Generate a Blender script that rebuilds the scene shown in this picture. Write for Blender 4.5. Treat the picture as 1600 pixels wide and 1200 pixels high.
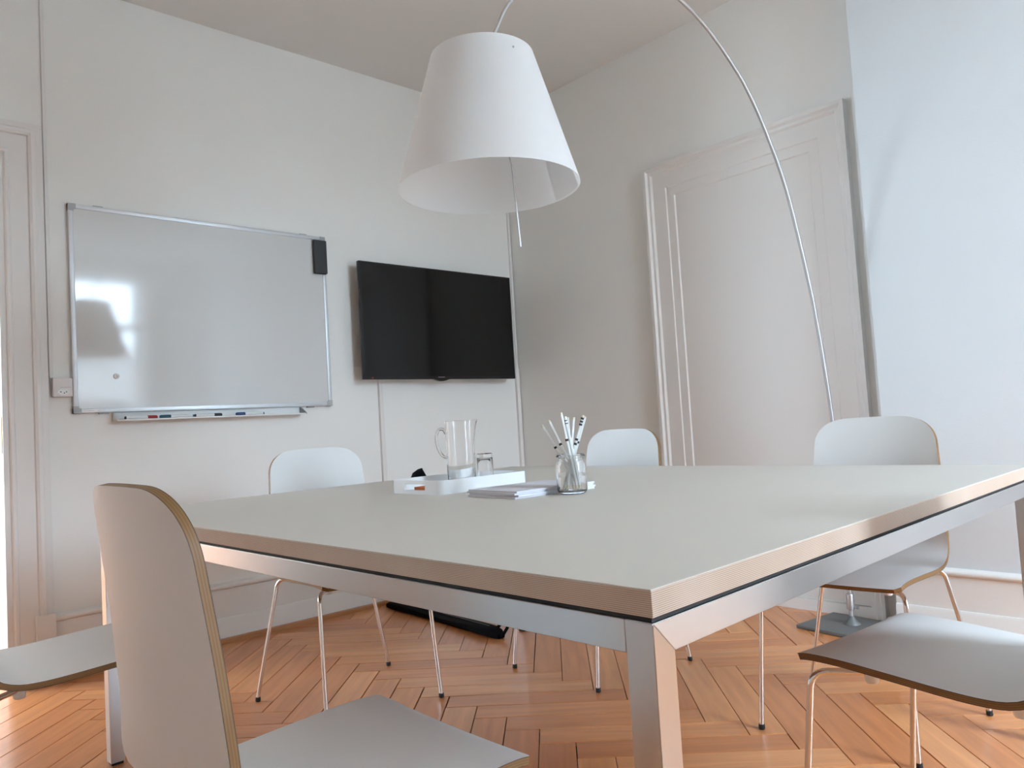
import bpy, bmesh, math, random
from mathutils import Vector, Matrix

random.seed(7)
PI = math.pi
for o in list(bpy.data.objects):
    bpy.data.objects.remove(o, do_unlink=True)
sc = bpy.context.scene
COL = sc.collection

# ------------------------------------------------------------------ camera
CAM = Vector((3.6459, -3.3960, 0.9384))
YAW, PITCH, ROLL, FPX = 0.8299, 0.0537, -0.0600, 1187.4
_f = Vector((-math.sin(YAW) * math.cos(PITCH), math.cos(YAW) * math.cos(PITCH), math.sin(PITCH)))
_r0 = Vector((math.cos(YAW), math.sin(YAW), 0))
_u0 = _r0.cross(_f)
_r = _r0 * math.cos(ROLL) + _u0 * math.sin(ROLL)
_u = -_r0 * math.sin(ROLL) + _u0 * math.cos(ROLL)
cam_d = bpy.data.cameras.new('camera')
cam_d.sensor_fit = 'HORIZONTAL'
cam_d.sensor_width = 36.0
cam_d.lens = FPX * 36.0 / 1600.0
cam_d.clip_start = 0.02
cam_d.clip_end = 200
cam = bpy.data.objects.new('camera', cam_d)
cam.matrix_world = Matrix(((_r.x, _u.x, -_f.x, CAM.x), (_r.y, _u.y, -_f.y, CAM.y), (_r.z, _u.z, -_f.z, CAM.z), (0, 0, 0, 1)))
COL.objects.link(cam)
sc.camera = cam

# ------------------------------------------------------------------ world (overcast sky) and exposure
WORLD_STRENGTH = 52.0
world = bpy.data.worlds.new('overcast_sky')
sc.world = world
world.use_nodes = True
bg = world.node_tree.nodes['Background']
bg.inputs['Color'].default_value = (0.64, 0.825, 1.0, 1)
bg.inputs['Strength'].default_value = WORLD_STRENGTH
sc.view_settings.view_transform = 'Standard'
sc.view_settings.look = 'None'
sc.view_settings.gamma = 1.0
sc.view_settings.use_curve_mapping = False
sc.view_settings.exposure = 0.0

# room extents (metres): back left corner is the origin, +x right, -y towards the camera
XR, YF, H = 5.30, -4.70, 2.995          # window wall, wall behind the camera, ceiling
PX, PY = 2.333, -0.12                    # left edge and face of the projecting wall beside the door
WT = 0.36                                # outer wall thickness
WINS = [(-1.52, -0.70, 0.40, 2.84)]   # window openings in the right wall: y0,y1,z0,z1
DO = (-3.75, -2.83, 2.18)                # doorway in the left wall: y0,y1,top
NX, NY0, NY1 = -3.2, -5.2, -1.9          # next room

def portal(name, loc, rot, sx, sy):
    l = bpy.data.lights.new(name, 'AREA'); l.shape = 'RECTANGLE'; l.size = sx; l.size_y = sy
    l.cycles.is_portal = True
    o = bpy.data.objects.new(name, l); o.location = loc; o.rotation_euler = rot
    COL.objects.link(o)
for (y0, y1, z0, z1) in WINS:            # sampling portals in the window openings
    portal('window_portal', (XR + WT - .01, (y0 + y1) / 2, (z0 + z1) / 2), (0, PI / 2, 0), z1 - z0, y1 - y0)
NWIN = (-2.4, -1.1, 0.9, 2.4)            # next room's window in its y=NY0 wall: x0,x1,z0,z1
portal('window_portal', ((NWIN[0] + NWIN[1]) / 2, NY0 - .19, (NWIN[2] + NWIN[3]) / 2), (PI / 2, 0, 0), NWIN[1] - NWIN[0], NWIN[3] - NWIN[2])

# ------------------------------------------------------------------ materials
def new_mat(name):
    m = bpy.data.materials.new(name); m.use_nodes = True
    nt = m.node_tree
    return m, nt, nt.nodes['Principled BSDF']

def node(nt, typ, **kw):
    n = nt.nodes.new(typ)
    for k, v in kw.items():
        setattr(n, k, v)
    return n

def plain(name, col, rough=.5, metal=0., bump=0., bscale=80., var=0., vscale=3., coat=0., coat_r=.1, spec=.5, trans=0., sss=0.):
    m, nt, b = new_mat(name)
    b.inputs['Base Color'].default_value = (*col, 1)
    b.inputs['Roughness'].default_value = rough
    b.inputs['Metallic'].default_value = metal
    b.inputs['Coat Weight'].default_value = coat
    b.inputs['Coat Roughness'].default_value = coat_r
    b.inputs['Specular IOR Level'].default_value = spec
    tc = node(nt, 'ShaderNodeTexCoord')
    if var > 0:
        n = node(nt, 'ShaderNodeTexNoise'); n.inputs['Scale'].default_value = vscale; n.inputs['Detail'].default_value = 4
        nt.links.new(tc.outputs['Object'], n.inputs['Vector'])
        mx = node(nt, 'ShaderNodeMix', data_type='RGBA')
        mx.inputs[6].default_value = (*[c * (1 - var) for c in col], 1)
        mx.inputs[7].default_value = (*[min(1, c * (1 + var)) for c in col], 1)
        nt.links.new(n.outputs['Fac'], mx.inputs[0]); nt.links.new(mx.outputs[2], b.inputs['Base Color'])
    if bump > 0:
        n = node(nt, 'ShaderNodeTexNoise'); n.inputs['Scale'].default_value = bscale; n.inputs['Detail'].default_value = 5
        nt.links.new(tc.outputs['Object'], n.inputs['Vector'])
        bp = node(nt, 'ShaderNodeBump'); bp.inputs['Strength'].default_value = bump; bp.inputs['Distance'].default_value = .002
        nt.links.new(n.outputs['Fac'], bp.inputs['Height']); nt.links.new(bp.outputs['Normal'], b.inputs['Normal'])
    return m

def wood_floor():
    m, nt, b = new_mat('parquet_oak')
    tc = node(nt, 'ShaderNodeTexCoord'); oi = node(nt, 'ShaderNodeObjectInfo')
    at = node(nt, 'ShaderNodeAttribute', attribute_name='tone')
    add = node(nt, 'ShaderNodeMath', operation='ADD'); nt.links.new(oi.outputs['Random'], add.inputs[0]); nt.links.new(at.outputs['Fac'], add.inputs[1])
    fr = node(nt, 'ShaderNodeMath', operation='FRACT'); nt.links.new(add.outputs[0], fr.inputs[0])
    mp = node(nt, 'ShaderNodeMapping'); mp.inputs['Scale'].default_value = (2.2, 26, 26)
    off = node(nt, 'ShaderNodeVectorMath', operation='ADD')
    cb = node(nt, 'ShaderNodeCombineXYZ')
    ml = node(nt, 'ShaderNodeMath', operation='MULTIPLY'); ml.inputs[1].default_value = 37.0
    nt.links.new(fr.outputs[0], ml.inputs[0]); nt.links.new(ml.outputs[0], cb.inputs[0]); nt.links.new(ml.outputs[0], cb.inputs[2])
    nt.links.new(tc.outputs['Object'], mp.inputs['Vector']); nt.links.new(mp.outputs[0], off.inputs[0]); nt.links.new(cb.outputs[0], off.inputs[1])
    n1 = node(nt, 'ShaderNodeTexNoise'); n1.inputs['Scale'].default_value = 1.3; n1.inputs['Detail'].default_value = 7; n1.inputs['Distortion'].default_value = .5
    nt.links.new(off.outputs[0], n1.inputs['Vector'])
    tone = node(nt, 'ShaderNodeValToRGB')
    e = tone.color_ramp.elements
    e[0].position = 0; e[0].color = (.62, .228, .074, 1)
    e[1].position = 1; e[1].color = (.79, .36, .143, 1)
    k = tone.color_ramp.elements.new(.35); k.color = (.69, .265, .088, 1)
    k = tone.color_ramp.elements.new(.7); k.color = (.745, .312, .113, 1)
    nt.links.new(fr.outputs[0], tone.inputs[0])
    gr = node(nt, 'ShaderNodeValToRGB')
    gr.color_ramp.elements[0].position = .3; gr.color_ramp.elements[0].color = (.84, .80, .75, 1)
    gr.color_ramp.elements[1].position = .7; gr.color_ramp.elements[1].color = (1.08, 1.06, 1.04, 1)
    nt.links.new(n1.outputs['Fac'], gr.inputs[0])
    mx = node(nt, 'ShaderNodeMix', data_type='RGBA', blend_type='MULTIPLY'); mx.inputs[0].default_value = 1
    nt.links.new(tone.outputs[0], mx.inputs[6]); nt.links.new(gr.outputs[0], mx.inputs[7])
    nt.links.new(mx.outputs[2], b.inputs['Base Color'])
    b.inputs['Roughness'].default_value = .34
    b.inputs['Coat Weight'].default_value = .35; b.inputs['Coat Roughness'].default_value = .16
    bp = node(nt, 'ShaderNodeBump'); bp.inputs['Strength'].default_value = .12; bp.inputs['Distance'].default_value = .002
    nt.links.new(n1.outputs['Fac'], bp.inputs['Height']); nt.links.new(bp.outputs['Normal'], b.inputs['Normal'])
    return m

def ply_mat(name, layers, light, dark, use_attr=None, zlo=0., zhi=1., rough=.55):
    m, nt, b = new_mat(name)
    if use_attr:
        a = node(nt, 'ShaderNodeAttribute', attribute_name=use_attr); src = a.outputs['Fac']
    else:
        tc = node(nt, 'ShaderNodeTexCoord'); sp = node(nt, 'ShaderNodeSeparateXYZ'); nt.links.new(tc.outputs['Object'], sp.inputs[0])
        mr = node(nt, 'ShaderNodeMapRange'); mr.inputs[1].default_value = zlo; mr.inputs[2].default_value = zhi
        nt.links.new(sp.outputs['Z'], mr.inputs[0]); src = mr.outputs[0]
    ml = node(nt, 'ShaderNodeMath', operation='MULTIPLY'); ml.inputs[1].default_value = layers
    nt.links.new(src, ml.inputs[0])
    pp = node(nt, 'ShaderNodeMath', operation='PINGPONG'); pp.inputs[1].default_value = .5
    nt.links.new(ml.outputs[0], pp.inputs[0])
    tc2 = node(nt, 'ShaderNodeTexCoord')
    n = node(nt, 'ShaderNodeTexNoise'); n.inputs['Scale'].default_value = 9; n.inputs['Detail'].default_value = 6
    nt.links.new(tc2.outputs['Object'], n.inputs['Vector'])
    ad = node(nt, 'ShaderNodeMath', operation='MULTIPLY_ADD'); ad.inputs[1].default_value = .35; ad.inputs[2].default_value = -.02
    nt.links.new(n.outputs['Fac'], ad.inputs[0])
    sm = node(nt, 'ShaderNodeMath', operation='ADD'); nt.links.new(pp.outputs[0], sm.inputs[0]); nt.links.new(ad.outputs[0], sm.inputs[1])
    r = node(nt, 'ShaderNodeValToRGB')
    r.color_ramp.elements[0].position = .22; r.color_ramp.elements[0].color = (*dark, 1)
    r.color_ramp.elements[1].position = .52; r.color_ramp.elements[1].color = (*light, 1)
    nt.links.new(sm.outputs[0], r.inputs[0]); nt.links.new(r.outputs[0], b.inputs['Base Color'])
    b.inputs['Roughness'].default_value = rough
    return m

def brushed(name, axis, col=(.585, .60, .61), rough=.34):
    """steel brushed along one object axis: highlights stretch across the brushing"""
    m, nt, b = new_mat(name)
    b.inputs['Base Color'].default_value = (*col, 1); b.inputs['Metallic'].default_value = 1
    b.inputs['Anisotropic'].default_value = .65
    v = node(nt, 'ShaderNodeCombineXYZ')
    d = (.7071, .7071, 0) if axis == 2 else (0, 0, 1)
    for k in range(3):
        v.inputs[k].default_value = d[k]
    vt = node(nt, 'ShaderNodeVectorTransform', vector_type='VECTOR', convert_from='OBJECT', convert_to='WORLD')
    nt.links.new(v.outputs[0], vt.inputs[0]); nt.links.new(vt.outputs[0], b.inputs['Tangent'])
    tc = node(nt, 'ShaderNodeTexCoord'); n = node(nt, 'ShaderNodeTexNoise'); n.inputs['Scale'].default_value = 9; n.inputs['Detail'].default_value = 3
    nt.links.new(tc.outputs['Object'], n.inputs['Vector'])
    mr = node(nt, 'ShaderNodeMapRange'); mr.inputs[3].default_value = rough - .03; mr.inputs[4].default_value = rough + .03
    nt.links.new(n.outputs['Fac'], mr.inputs[0]); nt.links.new(mr.outputs[0], b.inputs['Roughness'])
    return m

def glass(name, rough=0.0, col=(1, 1, 1), ior=1.45):
    m, nt, b = new_mat(name)
    b.inputs['Base Color'].default_value = (*col, 1); b.inputs['Transmission Weight'].default_value = 1
    b.inputs['Roughness'].default_value = rough; b.inputs['IOR'].default_value = ior
    return m

def pane_mat():
    m, nt, b = new_mat('window_glass')
    tr = node(nt, 'ShaderNodeBsdfTransparent'); gl = node(nt, 'ShaderNodeBsdfGlossy'); gl.inputs['Roughness'].default_value = .02
    mx = node(nt, 'ShaderNodeMixShader'); mx.inputs[0].default_value = .07
    nt.links.new(tr.outputs[0], mx.inputs[1]); nt.links.new(gl.outputs[0], mx.inputs[2])
    nt.links.new(mx.outputs[0], nt.nodes['Material Output'].inputs['Surface'])
    return m

def shade_mat():
    m, nt, b = new_mat('white_polycarbonate')
    b.inputs['Base Color'].default_value = (.97, .965, .96, 1); b.inputs['Roughness'].default_value = .42
    tl = node(nt, 'ShaderNodeBsdfTranslucent'); tl.inputs['Color'].default_value = (.97, .965, .96, 1)
    mx = node(nt, 'ShaderNodeMixShader'); mx.inputs[0].default_value = .50
    nt.links.new(b.outputs[0], mx.inputs[1]); nt.links.new(tl.outputs[0], mx.inputs[2])
    nt.links.new(mx.outputs[0], nt.nodes['Material Output'].inputs['Surface'])
    return m

M = {}
M['wall'] = plain('painted_wallpaper', (.88, .86, .815), .62, bump=.22, bscale=160, var=.02, vscale=2)
M['daylitwall'] = plain('wall_paint_daylight_toned', (.72, .755, .77), .62, bump=.2, bscale=160, var=.02, vscale=2)  # daylight tone of the projecting wall put into a darker, bluer colour
M['warmlitwall'] = plain('wall_paint_warm_light_tint', (.84, .74, .66), .7, var=.02)  # warm light of the next room is tinted into its wall colour
M['ceiling'] = plain('ceiling_paint', (.82, .79, .745), .8, bump=.1, bscale=90, var=.02)
M['trim'] = plain('satin_trim_paint', (.82, .78, .74), .5, bump=.05, bscale=30, var=.015, vscale=4)
M['skirt'] = plain('skirting_paint', (.85, .82, .78), .4, var=.02)
M['floor'] = wood_floor()
M['sub'] = plain('dark_joint', (.035, .02, .012), .9)
M['shoe'] = plain('varnished_oak_strip', (.46, .21, .085), .35, var=.15, vscale=12, coat=.3)
M['steel_x'] = brushed('brushed_steel_along_x', 0)
M['steel_y'] = brushed('brushed_steel_along_y', 1)
M['steel_z'] = brushed('brushed_steel_upright', 2)
M['black'] = plain('black_rubber', (.012, .012, .012), .6)
M['table'] = plain('pale_grey_laminate', (.67, .615, .545), .45, bump=.05, bscale=400, var=.012, vscale=5, spec=.35)
M['tply'] = ply_mat('birch_ply_edge', 13, (.61, .48, .39), (.39, .265, .18), None, .713, .7435)
M['cply'] = ply_mat('chair_ply_edge', 3, (.25, .128, .042), (.18, .088, .028), 'ply')
M['lamedge'] = plain('dark_laminate_edge', (.045, .028, .015), .6, var=.05)
M['lam'] = plain('white_chair_laminate', (.78, .765, .745), .46, bump=.04, bscale=300, var=.01, spec=.3)
M['chrome'] = plain('polished_chrome', (.78, .76, .74), .12, 1., var=.02, vscale=8)
M['pad'] = plain('white_plastic', (.80, .79, .77), .4, var=.02)
M['board'] = plain('whiteboard_enamel', (.63, .615, .59), .45, var=.01, vscale=1.5, coat=.8, coat_r=.075)
M['alu'] = plain('anodised_aluminium', (.66, .68, .70), .48, .75, var=.02, vscale=30)
M['capgrey'] = plain('grey_plastic_cap', (.42, .43, .44), .5, var=.03)
M['felt'] = plain('charcoal_felt', (.045, .047, .05), .85, bump=.3, bscale=300, var=.1, vscale=60)
M['tvblack'] = plain('black_tv_plastic', (.006, .006, .007), .25, var=.02)
M['screen'] = plain('dark_tv_screen', (.003, .003, .0035), .09, var=.02, spec=.40)
M['logo'] = plain('grey_print', (.32, .32, .33), .5, var=.02)
M['shade'] = shade_mat()
M['lampmetal'] = plain('satin_lamp_metal', (.55, .55, .56), .38, .9, var=.02, vscale=20)
M['basemetal'] = plain('grey_painted_steel', (.17, .168, .162), .5, .2, var=.03, vscale=15)
M['glass'] = glass('clear_glass')
M['pane'] = pane_mat()
M['tray'] = plain('white_lacquer', (.85, .85, .85), .35, var=.01)
M['orange'] = plain('orange_card', (.80, .24, .07), .6, var=.03)
M['paper'] = plain('white_paper', (.80, .80, .84), .75, var=.02, vscale=20)
M['padcover'] = plain('pale_lilac_paper', (.70, .69, .74), .7, var=.02, vscale=10)
M['pencil'] = plain('white_pencil_lacquer', (.86, .86, .84), .35, var=.02, vscale=30)
M['dark'] = plain('dark_print', (.03, .03, .035), .5, var=.05)
M['eraser'] = plain('cream_wood_tip', (.80, .72, .55), .6, var=.05)
M['bag'] = plain('black_nylon', (.005, .005, .006), .8, bump=.4, bscale=250, var=.2, vscale=10, spec=.12)
M['socket'] = plain('cream_socket_plastic', (.76, .70, .68), .4, var=.01)
M['red'] = plain('red_plastic', (.38, .02, .025), .4, var=.03)
M['teal'] = plain('teal_plastic', (.01, .075, .12), .4, var=.03)
M['blue'] = plain('blue_plastic', (.01, .045, .16), .4, var=.03)
M['winframe'] = plain('white_window_paint', (.78, .78, .76), .4, var=.01)
M['stone'] = plain('grey_render_facade', (.30, .29, .28), .9, bump=.2, bscale=20, var=.08, vscale=2)
M['brass'] = plain('worn_brass', (.45, .36, .20), .4, .9, var=.1, vscale=40)
M['led'] = plain('red_indicator', (.5, .03, .02), .4, var=.02)
_b = M['led'].node_tree.nodes['Principled BSDF']
_b.inputs['Emission Color'].default_value = (1, .08, .04, 1); _b.inputs['Emission Strength'].default_value = .5

# ------------------------------------------------------------------ mesh helpers
def bx(bm, lo, hi):
    vs = [bm.verts.new((x, y, z)) for x in (lo[0], hi[0]) for y in (lo[1], hi[1]) for z in (lo[2], hi[2])]
    for q in ((0, 1, 3, 2), (4, 6, 7, 5), (0, 4, 5, 1), (2, 3, 7, 6), (0, 2, 6, 4), (1, 5, 7, 3)):
        bm.faces.new([vs[i] for i in q])
    return vs

def box(lo, hi):
    bm = bmesh.new(); bx(bm, lo, hi); return bm

def cham(lo, hi, c, seg=2):
    bm = box(lo, hi)
    bmesh.ops.bevel(bm, geom=bm.edges[:], offset=c, segments=seg, profile=.5, affect='EDGES')
    return bm

def rbox(lo, hi, r, axis=2, seg=6, c=0):
    """box with the four edges along one axis rounded by r"""
    bm = box(lo, hi)
    es = [e for e in bm.edges if abs((e.verts[0].co - e.verts[1].co)[axis]) > 1e-7]
    bmesh.ops.bevel(bm, geom=es, offset=r, segments=seg, profile=.5, affect='EDGES')
    if c:
        es = [e for e in bm.edges if abs((e.verts[0].co - e.verts[1].co)[axis]) < 1e-7 and abs(abs(e.calc_face_angle(0)) - PI / 2) < .2]
        bmesh.ops.bevel(bm, geom=es, offset=c, segments=2, profile=.5, affect='EDGES')
    return bm

def tube(bm, pts, rad, n=12, cap=True):
    pts = [Vector(p) for p in pts]
    rs = rad if isinstance(rad, (list, tuple)) else [rad] * len(pts)
    rings = []; nrm = None
    for i, p in enumerate(pts):
        t = (pts[min(i + 1, len(pts) - 1)] - pts[max(i - 1, 0)]).normalized()
        if nrm is None:
            a = Vector((0, 0, 1)) if abs(t.z) < .9 else Vector((1, 0, 0))
            nrm = (a - t * a.dot(t)).normalized()
        else:
            nrm = (nrm - t * nrm.dot(t)).normalized()
        b = t.cross(nrm)
        rings.append([bm.verts.new(p + (nrm * math.cos(2 * PI * k / n) + b * math.sin(2 * PI * k / n)) * rs[i]) for k in range(n)])
    for a, b in zip(rings, rings[1:]):
        for k in range(n):
            bm.faces.new((a[k], a[(k + 1) % n], b[(k + 1) % n], b[k]))
    if cap:
        bm.faces.new(rings[0][::-1]); bm.faces.new(rings[-1])

def lathe(bm, prof, n=32, c=(0, 0, 0)):
    rings = []
    for (r, z) in prof:
        if r < 1e-6:
            rings.append([bm.verts.new((c[0], c[1], c[2] + z))])
        else:
            rings.append([bm.verts.new((c[0] + r * math.cos(2 * PI * k / n), c[1] + r * math.sin(2 * PI * k / n), c[2] + z)) for k in range(n)])
    for a, b in zip(rings, rings[1:]):
        if len(a) == 1 and len(b) == 1:
            continue
        for k in range(n):
            k2 = (k + 1) % n
            if len(a) == 1:
                bm.faces.new((a[0], b[k2], b[k]))
            elif len(b) == 1:
                bm.faces.new((a[k], a[k2], b[0]))
            else:
                bm.faces.new((a[k], a[k2], b[k2], b[k]))

def arc_fillet(pts, r, n=7):
    """polyline with rounded corners"""
    pts = [Vector(p) for p in pts]; out = [pts[0]]
    for a, b, c in zip(pts, pts[1:], pts[2:]):
        d1 = (a - b).normalized(); d2 = (c - b).normalized()
        ang = d1.angle(d2); t = min(r / math.tan(ang / 2), (a - b).length * .49, (c - b).length * .49)
        p1 = b + d1 * t; p2 = b + d2 * t
        for i in range(n + 1):
            s = i / n
            out.append((1 - s) ** 2 * p1 + 2 * s * (1 - s) * b + s * s * p2)
    out.append(pts[-1])
    return out

def catmull(pts, sub=8):
    pts = [Vector(p) for p in pts]
    P = [pts[0] * 2 - pts[1]] + pts + [pts[-1] * 2 - pts[-2]]
    out = []
    for i in range(1, len(P) - 2):
        for s in range(sub):
            t = s / sub
            p0, p1, p2, p3 = P[i - 1], P[i], P[i + 1], P[i + 2]
            out.append(.5 * (2 * p1 + (p2 - p0) * t + (2 * p0 - 5 * p1 + 4 * p2 - p3) * t * t + (3 * p1 - p0 - 3 * p2 + p3) * t ** 3))
    out.append(pts[-1])
    return out

def mesh_of(bm, name, mat, smooth=None):
    bmesh.ops.recalc_face_normals(bm, faces=bm.faces[:])
    if smooth is not None:
        for f in bm.faces:
            f.smooth = True
        for e in bm.edges:
            if len(e.link_faces) == 2 and e.calc_face_angle(0) > smooth:
                e.smooth = False
    me = bpy.data.meshes.new(name); bm.to_mesh(me); bm.free()
    me.materials.append(M[mat])
    return me

def obj(name, bm, mat, parent=None, smooth=None):
    o = bpy.data.objects.new(name, mesh_of(bm, name, mat, smooth))
    COL.objects.link(o)
    if parent is not None:
        o.parent = parent
    return o

def tag(o, label, cat, group=None):
    o['label'] = label; o['category'] = cat
    if group:
        o['group'] = group
    return o

def thing(name, label, cat, loc=(0, 0, 0), rz=0, group=None):
    o = bpy.data.objects.new(name, None); COL.objects.link(o)
    o.empty_display_size = .1
    o.location = loc; o.rotation_euler = (0, 0, rz)
    return tag(o, label, cat, group)

def struct(name, bm, mat, smooth=None, label=None):
    o = obj(name, bm, mat, None, smooth); o['kind'] = 'structure'
    if label:
        o['label'] = label
    return o

SM = math.radians(35)

# ------------------------------------------------------------------ room shell
bm = bmesh.new()                                      # left wall with its doorway
bx(bm, (-.16, DO[1], 0), (0, .3, H)); bx(bm, (-.16, YF - .3, 0), (0, DO[0], H)); bx(bm, (-.16, DO[0], DO[2]), (0, DO[1], H))
struct('wall_left', bm, 'wall', label='off-white wall carrying the whiteboard and the television')
struct('wall_back', box((0, 0, 0), (PX + .2, .3, H)), 'wall', label='off-white wall with the closed panelled door')
struct('wall_projection', box((PX, PY, 0), (XR, .3, H)), 'daylitwall', label='bright white wall projecting beside the closed door')
bm = bmesh.new()                                      # right wall with its window opening
ys = sorted([YF - .3, .3] + [v for w in WINS for v in w[:2]])
bx(bm, (XR, YF - .3, 0), (XR + WT, .3, WINS[0][2])); bx(bm, (XR, YF - .3, WINS[0][3]), (XR + WT, .3, H))
for a, b in zip(ys[::2], ys[1::2]):
    bx(bm, (XR, a, WINS[0][2]), (XR + WT, b, WINS[0][3]))
struct('wall_right', bm, 'wall', label='white wall with a tall window')
struct('wall_front', box((0, YF - .3, 0), (XR, YF, H)), 'wall', label='plain white wall facing the closed door')
struct('ceiling', box((-.16, YF - .3, H), (XR + WT, .3, H + .2)), 'ceiling', label='plain matt ceiling')

for i, (y0, y1, z0, z1) in enumerate(WINS):           # window: frame, transom, panes, sill
    w = bpy.data.objects.new('window_%d' % (i + 1), None); COL.objects.link(w); w['kind'] = 'structure'
    w['label'] = 'tall white casement window letting in daylight'
    xx = XR + .22
    bm = bmesh.new(); f = .06
    bx(bm, (xx, y0, z0), (xx + .07, y0 + f, z1)); bx(bm, (xx, y1 - f, z0), (xx + .07, y1, z1))
    bx(bm, (xx, y0 + f, z0), (xx + .07, y1 - f, z0 + f)); bx(bm, (xx, y0 + f, z1 - f), (xx + .07, y1 - f, z1))
    obj('frame', bm, 'winframe', w)
    ym = (y0 + y1) / 2; zt = 2.29
    obj('transom', box((xx - .002, y0 + f, zt - .04), (xx + .072, y1 - f, zt + .04)), 'winframe', w)
    for a, b in ((y0 + f, y1 - f),):
        for c, d in ((z0 + f, zt - .04), (zt + .04, z1 - f)):
            obj('pane', box((xx + .03, a, c), (xx + .036, b, d)), 'pane', w)
    obj('sill', cham((XR - .09, y0 - .06, z0 - .04), (xx, y1 + .06, z0), .006), 'winframe', w)

# next room seen through the doorway
bm = bmesh.new()
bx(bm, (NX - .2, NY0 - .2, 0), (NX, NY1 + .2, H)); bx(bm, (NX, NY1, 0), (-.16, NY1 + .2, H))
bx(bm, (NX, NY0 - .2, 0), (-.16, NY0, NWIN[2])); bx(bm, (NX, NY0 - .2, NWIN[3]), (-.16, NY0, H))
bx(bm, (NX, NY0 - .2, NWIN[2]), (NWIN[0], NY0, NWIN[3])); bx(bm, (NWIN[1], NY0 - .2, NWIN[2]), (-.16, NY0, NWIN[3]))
struct('wall_next_room', bm, 'warmlitwall', label='white walls of the sunny room beyond the doorway')
struct('ceiling_next_room', box((NX - .2, NY0 - .2, H), (-.16, NY1 + .2, H + .2)), 'ceiling', label='ceiling of the room beyond the doorway')
struct('baseboard_next_room', cham((NX, NY0, 0), (NX + .022, NY1, .24), .005), 'skirt', label='white skirting board in the room beyond the doorway')

# facade across the street, seen only as the grey lower half of the window reflection
bm = box((17, -22, -8), (24, 14, 3.4))
fac = struct('facade_opposite', bm, 'stone', label='grey building facade across the street')
for k in range(8):
    obj('window', box((16.97, -20 + k * 4.2, .2), (17.0, -18.6 + k * 4.2, 2.1)), 'screen', fac)

# ------------------------------------------------------------------ parquet (herringbone, 107 x 614 mm blocks laid at 45 degrees)
floor = struct('floor', box((NX - .2, NY0 - .2, -.06), (XR + WT, .3, -.0125)), 'sub', label='honey brown oak parquet laid in herringbone')
PW, PL = .107, .6135
def clip_poly(poly, lo, hi):
    for ax, val, sgn in ((0, lo[0], 1), (0, hi[0], -1), (1, lo[1], 1), (1, hi[1], -1)):
        out = []
        for i in range(len(poly)):
            a, b = poly[i], poly[(i + 1) % len(poly)]
            da, db = sgn * (a[ax] - val), sgn * (b[ax] - val)
            if da >= 0:
                out.append(a)
            if (da > 0 > db) or (da < 0 < db):
                t = da / (da - db); out.append((a[0] + (b[0] - a[0]) * t, a[1] + (b[1] - a[1]) * t))
        poly = out
        if len(poly) < 3:
            return []
    return poly

def area(p):
    return abs(sum(p[i][0] * p[(i + 1) % len(p)][1] - p[(i + 1) % len(p)][0] * p[i][1] for i in range(len(p)))) / 2

def plank_bm(poly, bm=None, tone=None, z0=-.012):
    """slab with a chamfered top edge from a convex polygon"""
    bm = bm or bmesh.new()
    cx = sum(p[0] for p in poly) / len(poly); cy = sum(p[1] for p in poly) / len(poly)
    lay = bm.verts.layers.float.get('tone') or bm.verts.layers.float.new('tone')
    def ring(z, ins):
        r = []
        for (x, y) in poly:
            d = Vector((cx - x, cy - y)); L = max(d.length, 1e-6)
            k = min(ins * 1.3 / L, .4)
            r.append(bm.verts.new((x + d.x * k, y + d.y * k, z)))
        return r
    a, b, c = ring(z0, 0), ring(-.0012, 0), ring(0, .0012)
    for v in a + b + c:
        v[lay] = tone or 0
    n = len(poly)
    for lo_, hi_ in ((a, b), (b, c)):
        for k in range(n):
            bm.faces.new((lo_[k], lo_[(k + 1) % n], hi_[(k + 1) % n], hi_[k]))
    bm.faces.new(c)
    return bm

def world_px(p):
    d = Vector(p) - CAM; z = d.dot(_f)
    if z < .05:
        return None
    return (800 + FPX * d.dot(_r) / z, 600 - FPX * d.dot(_u) / z)

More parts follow.
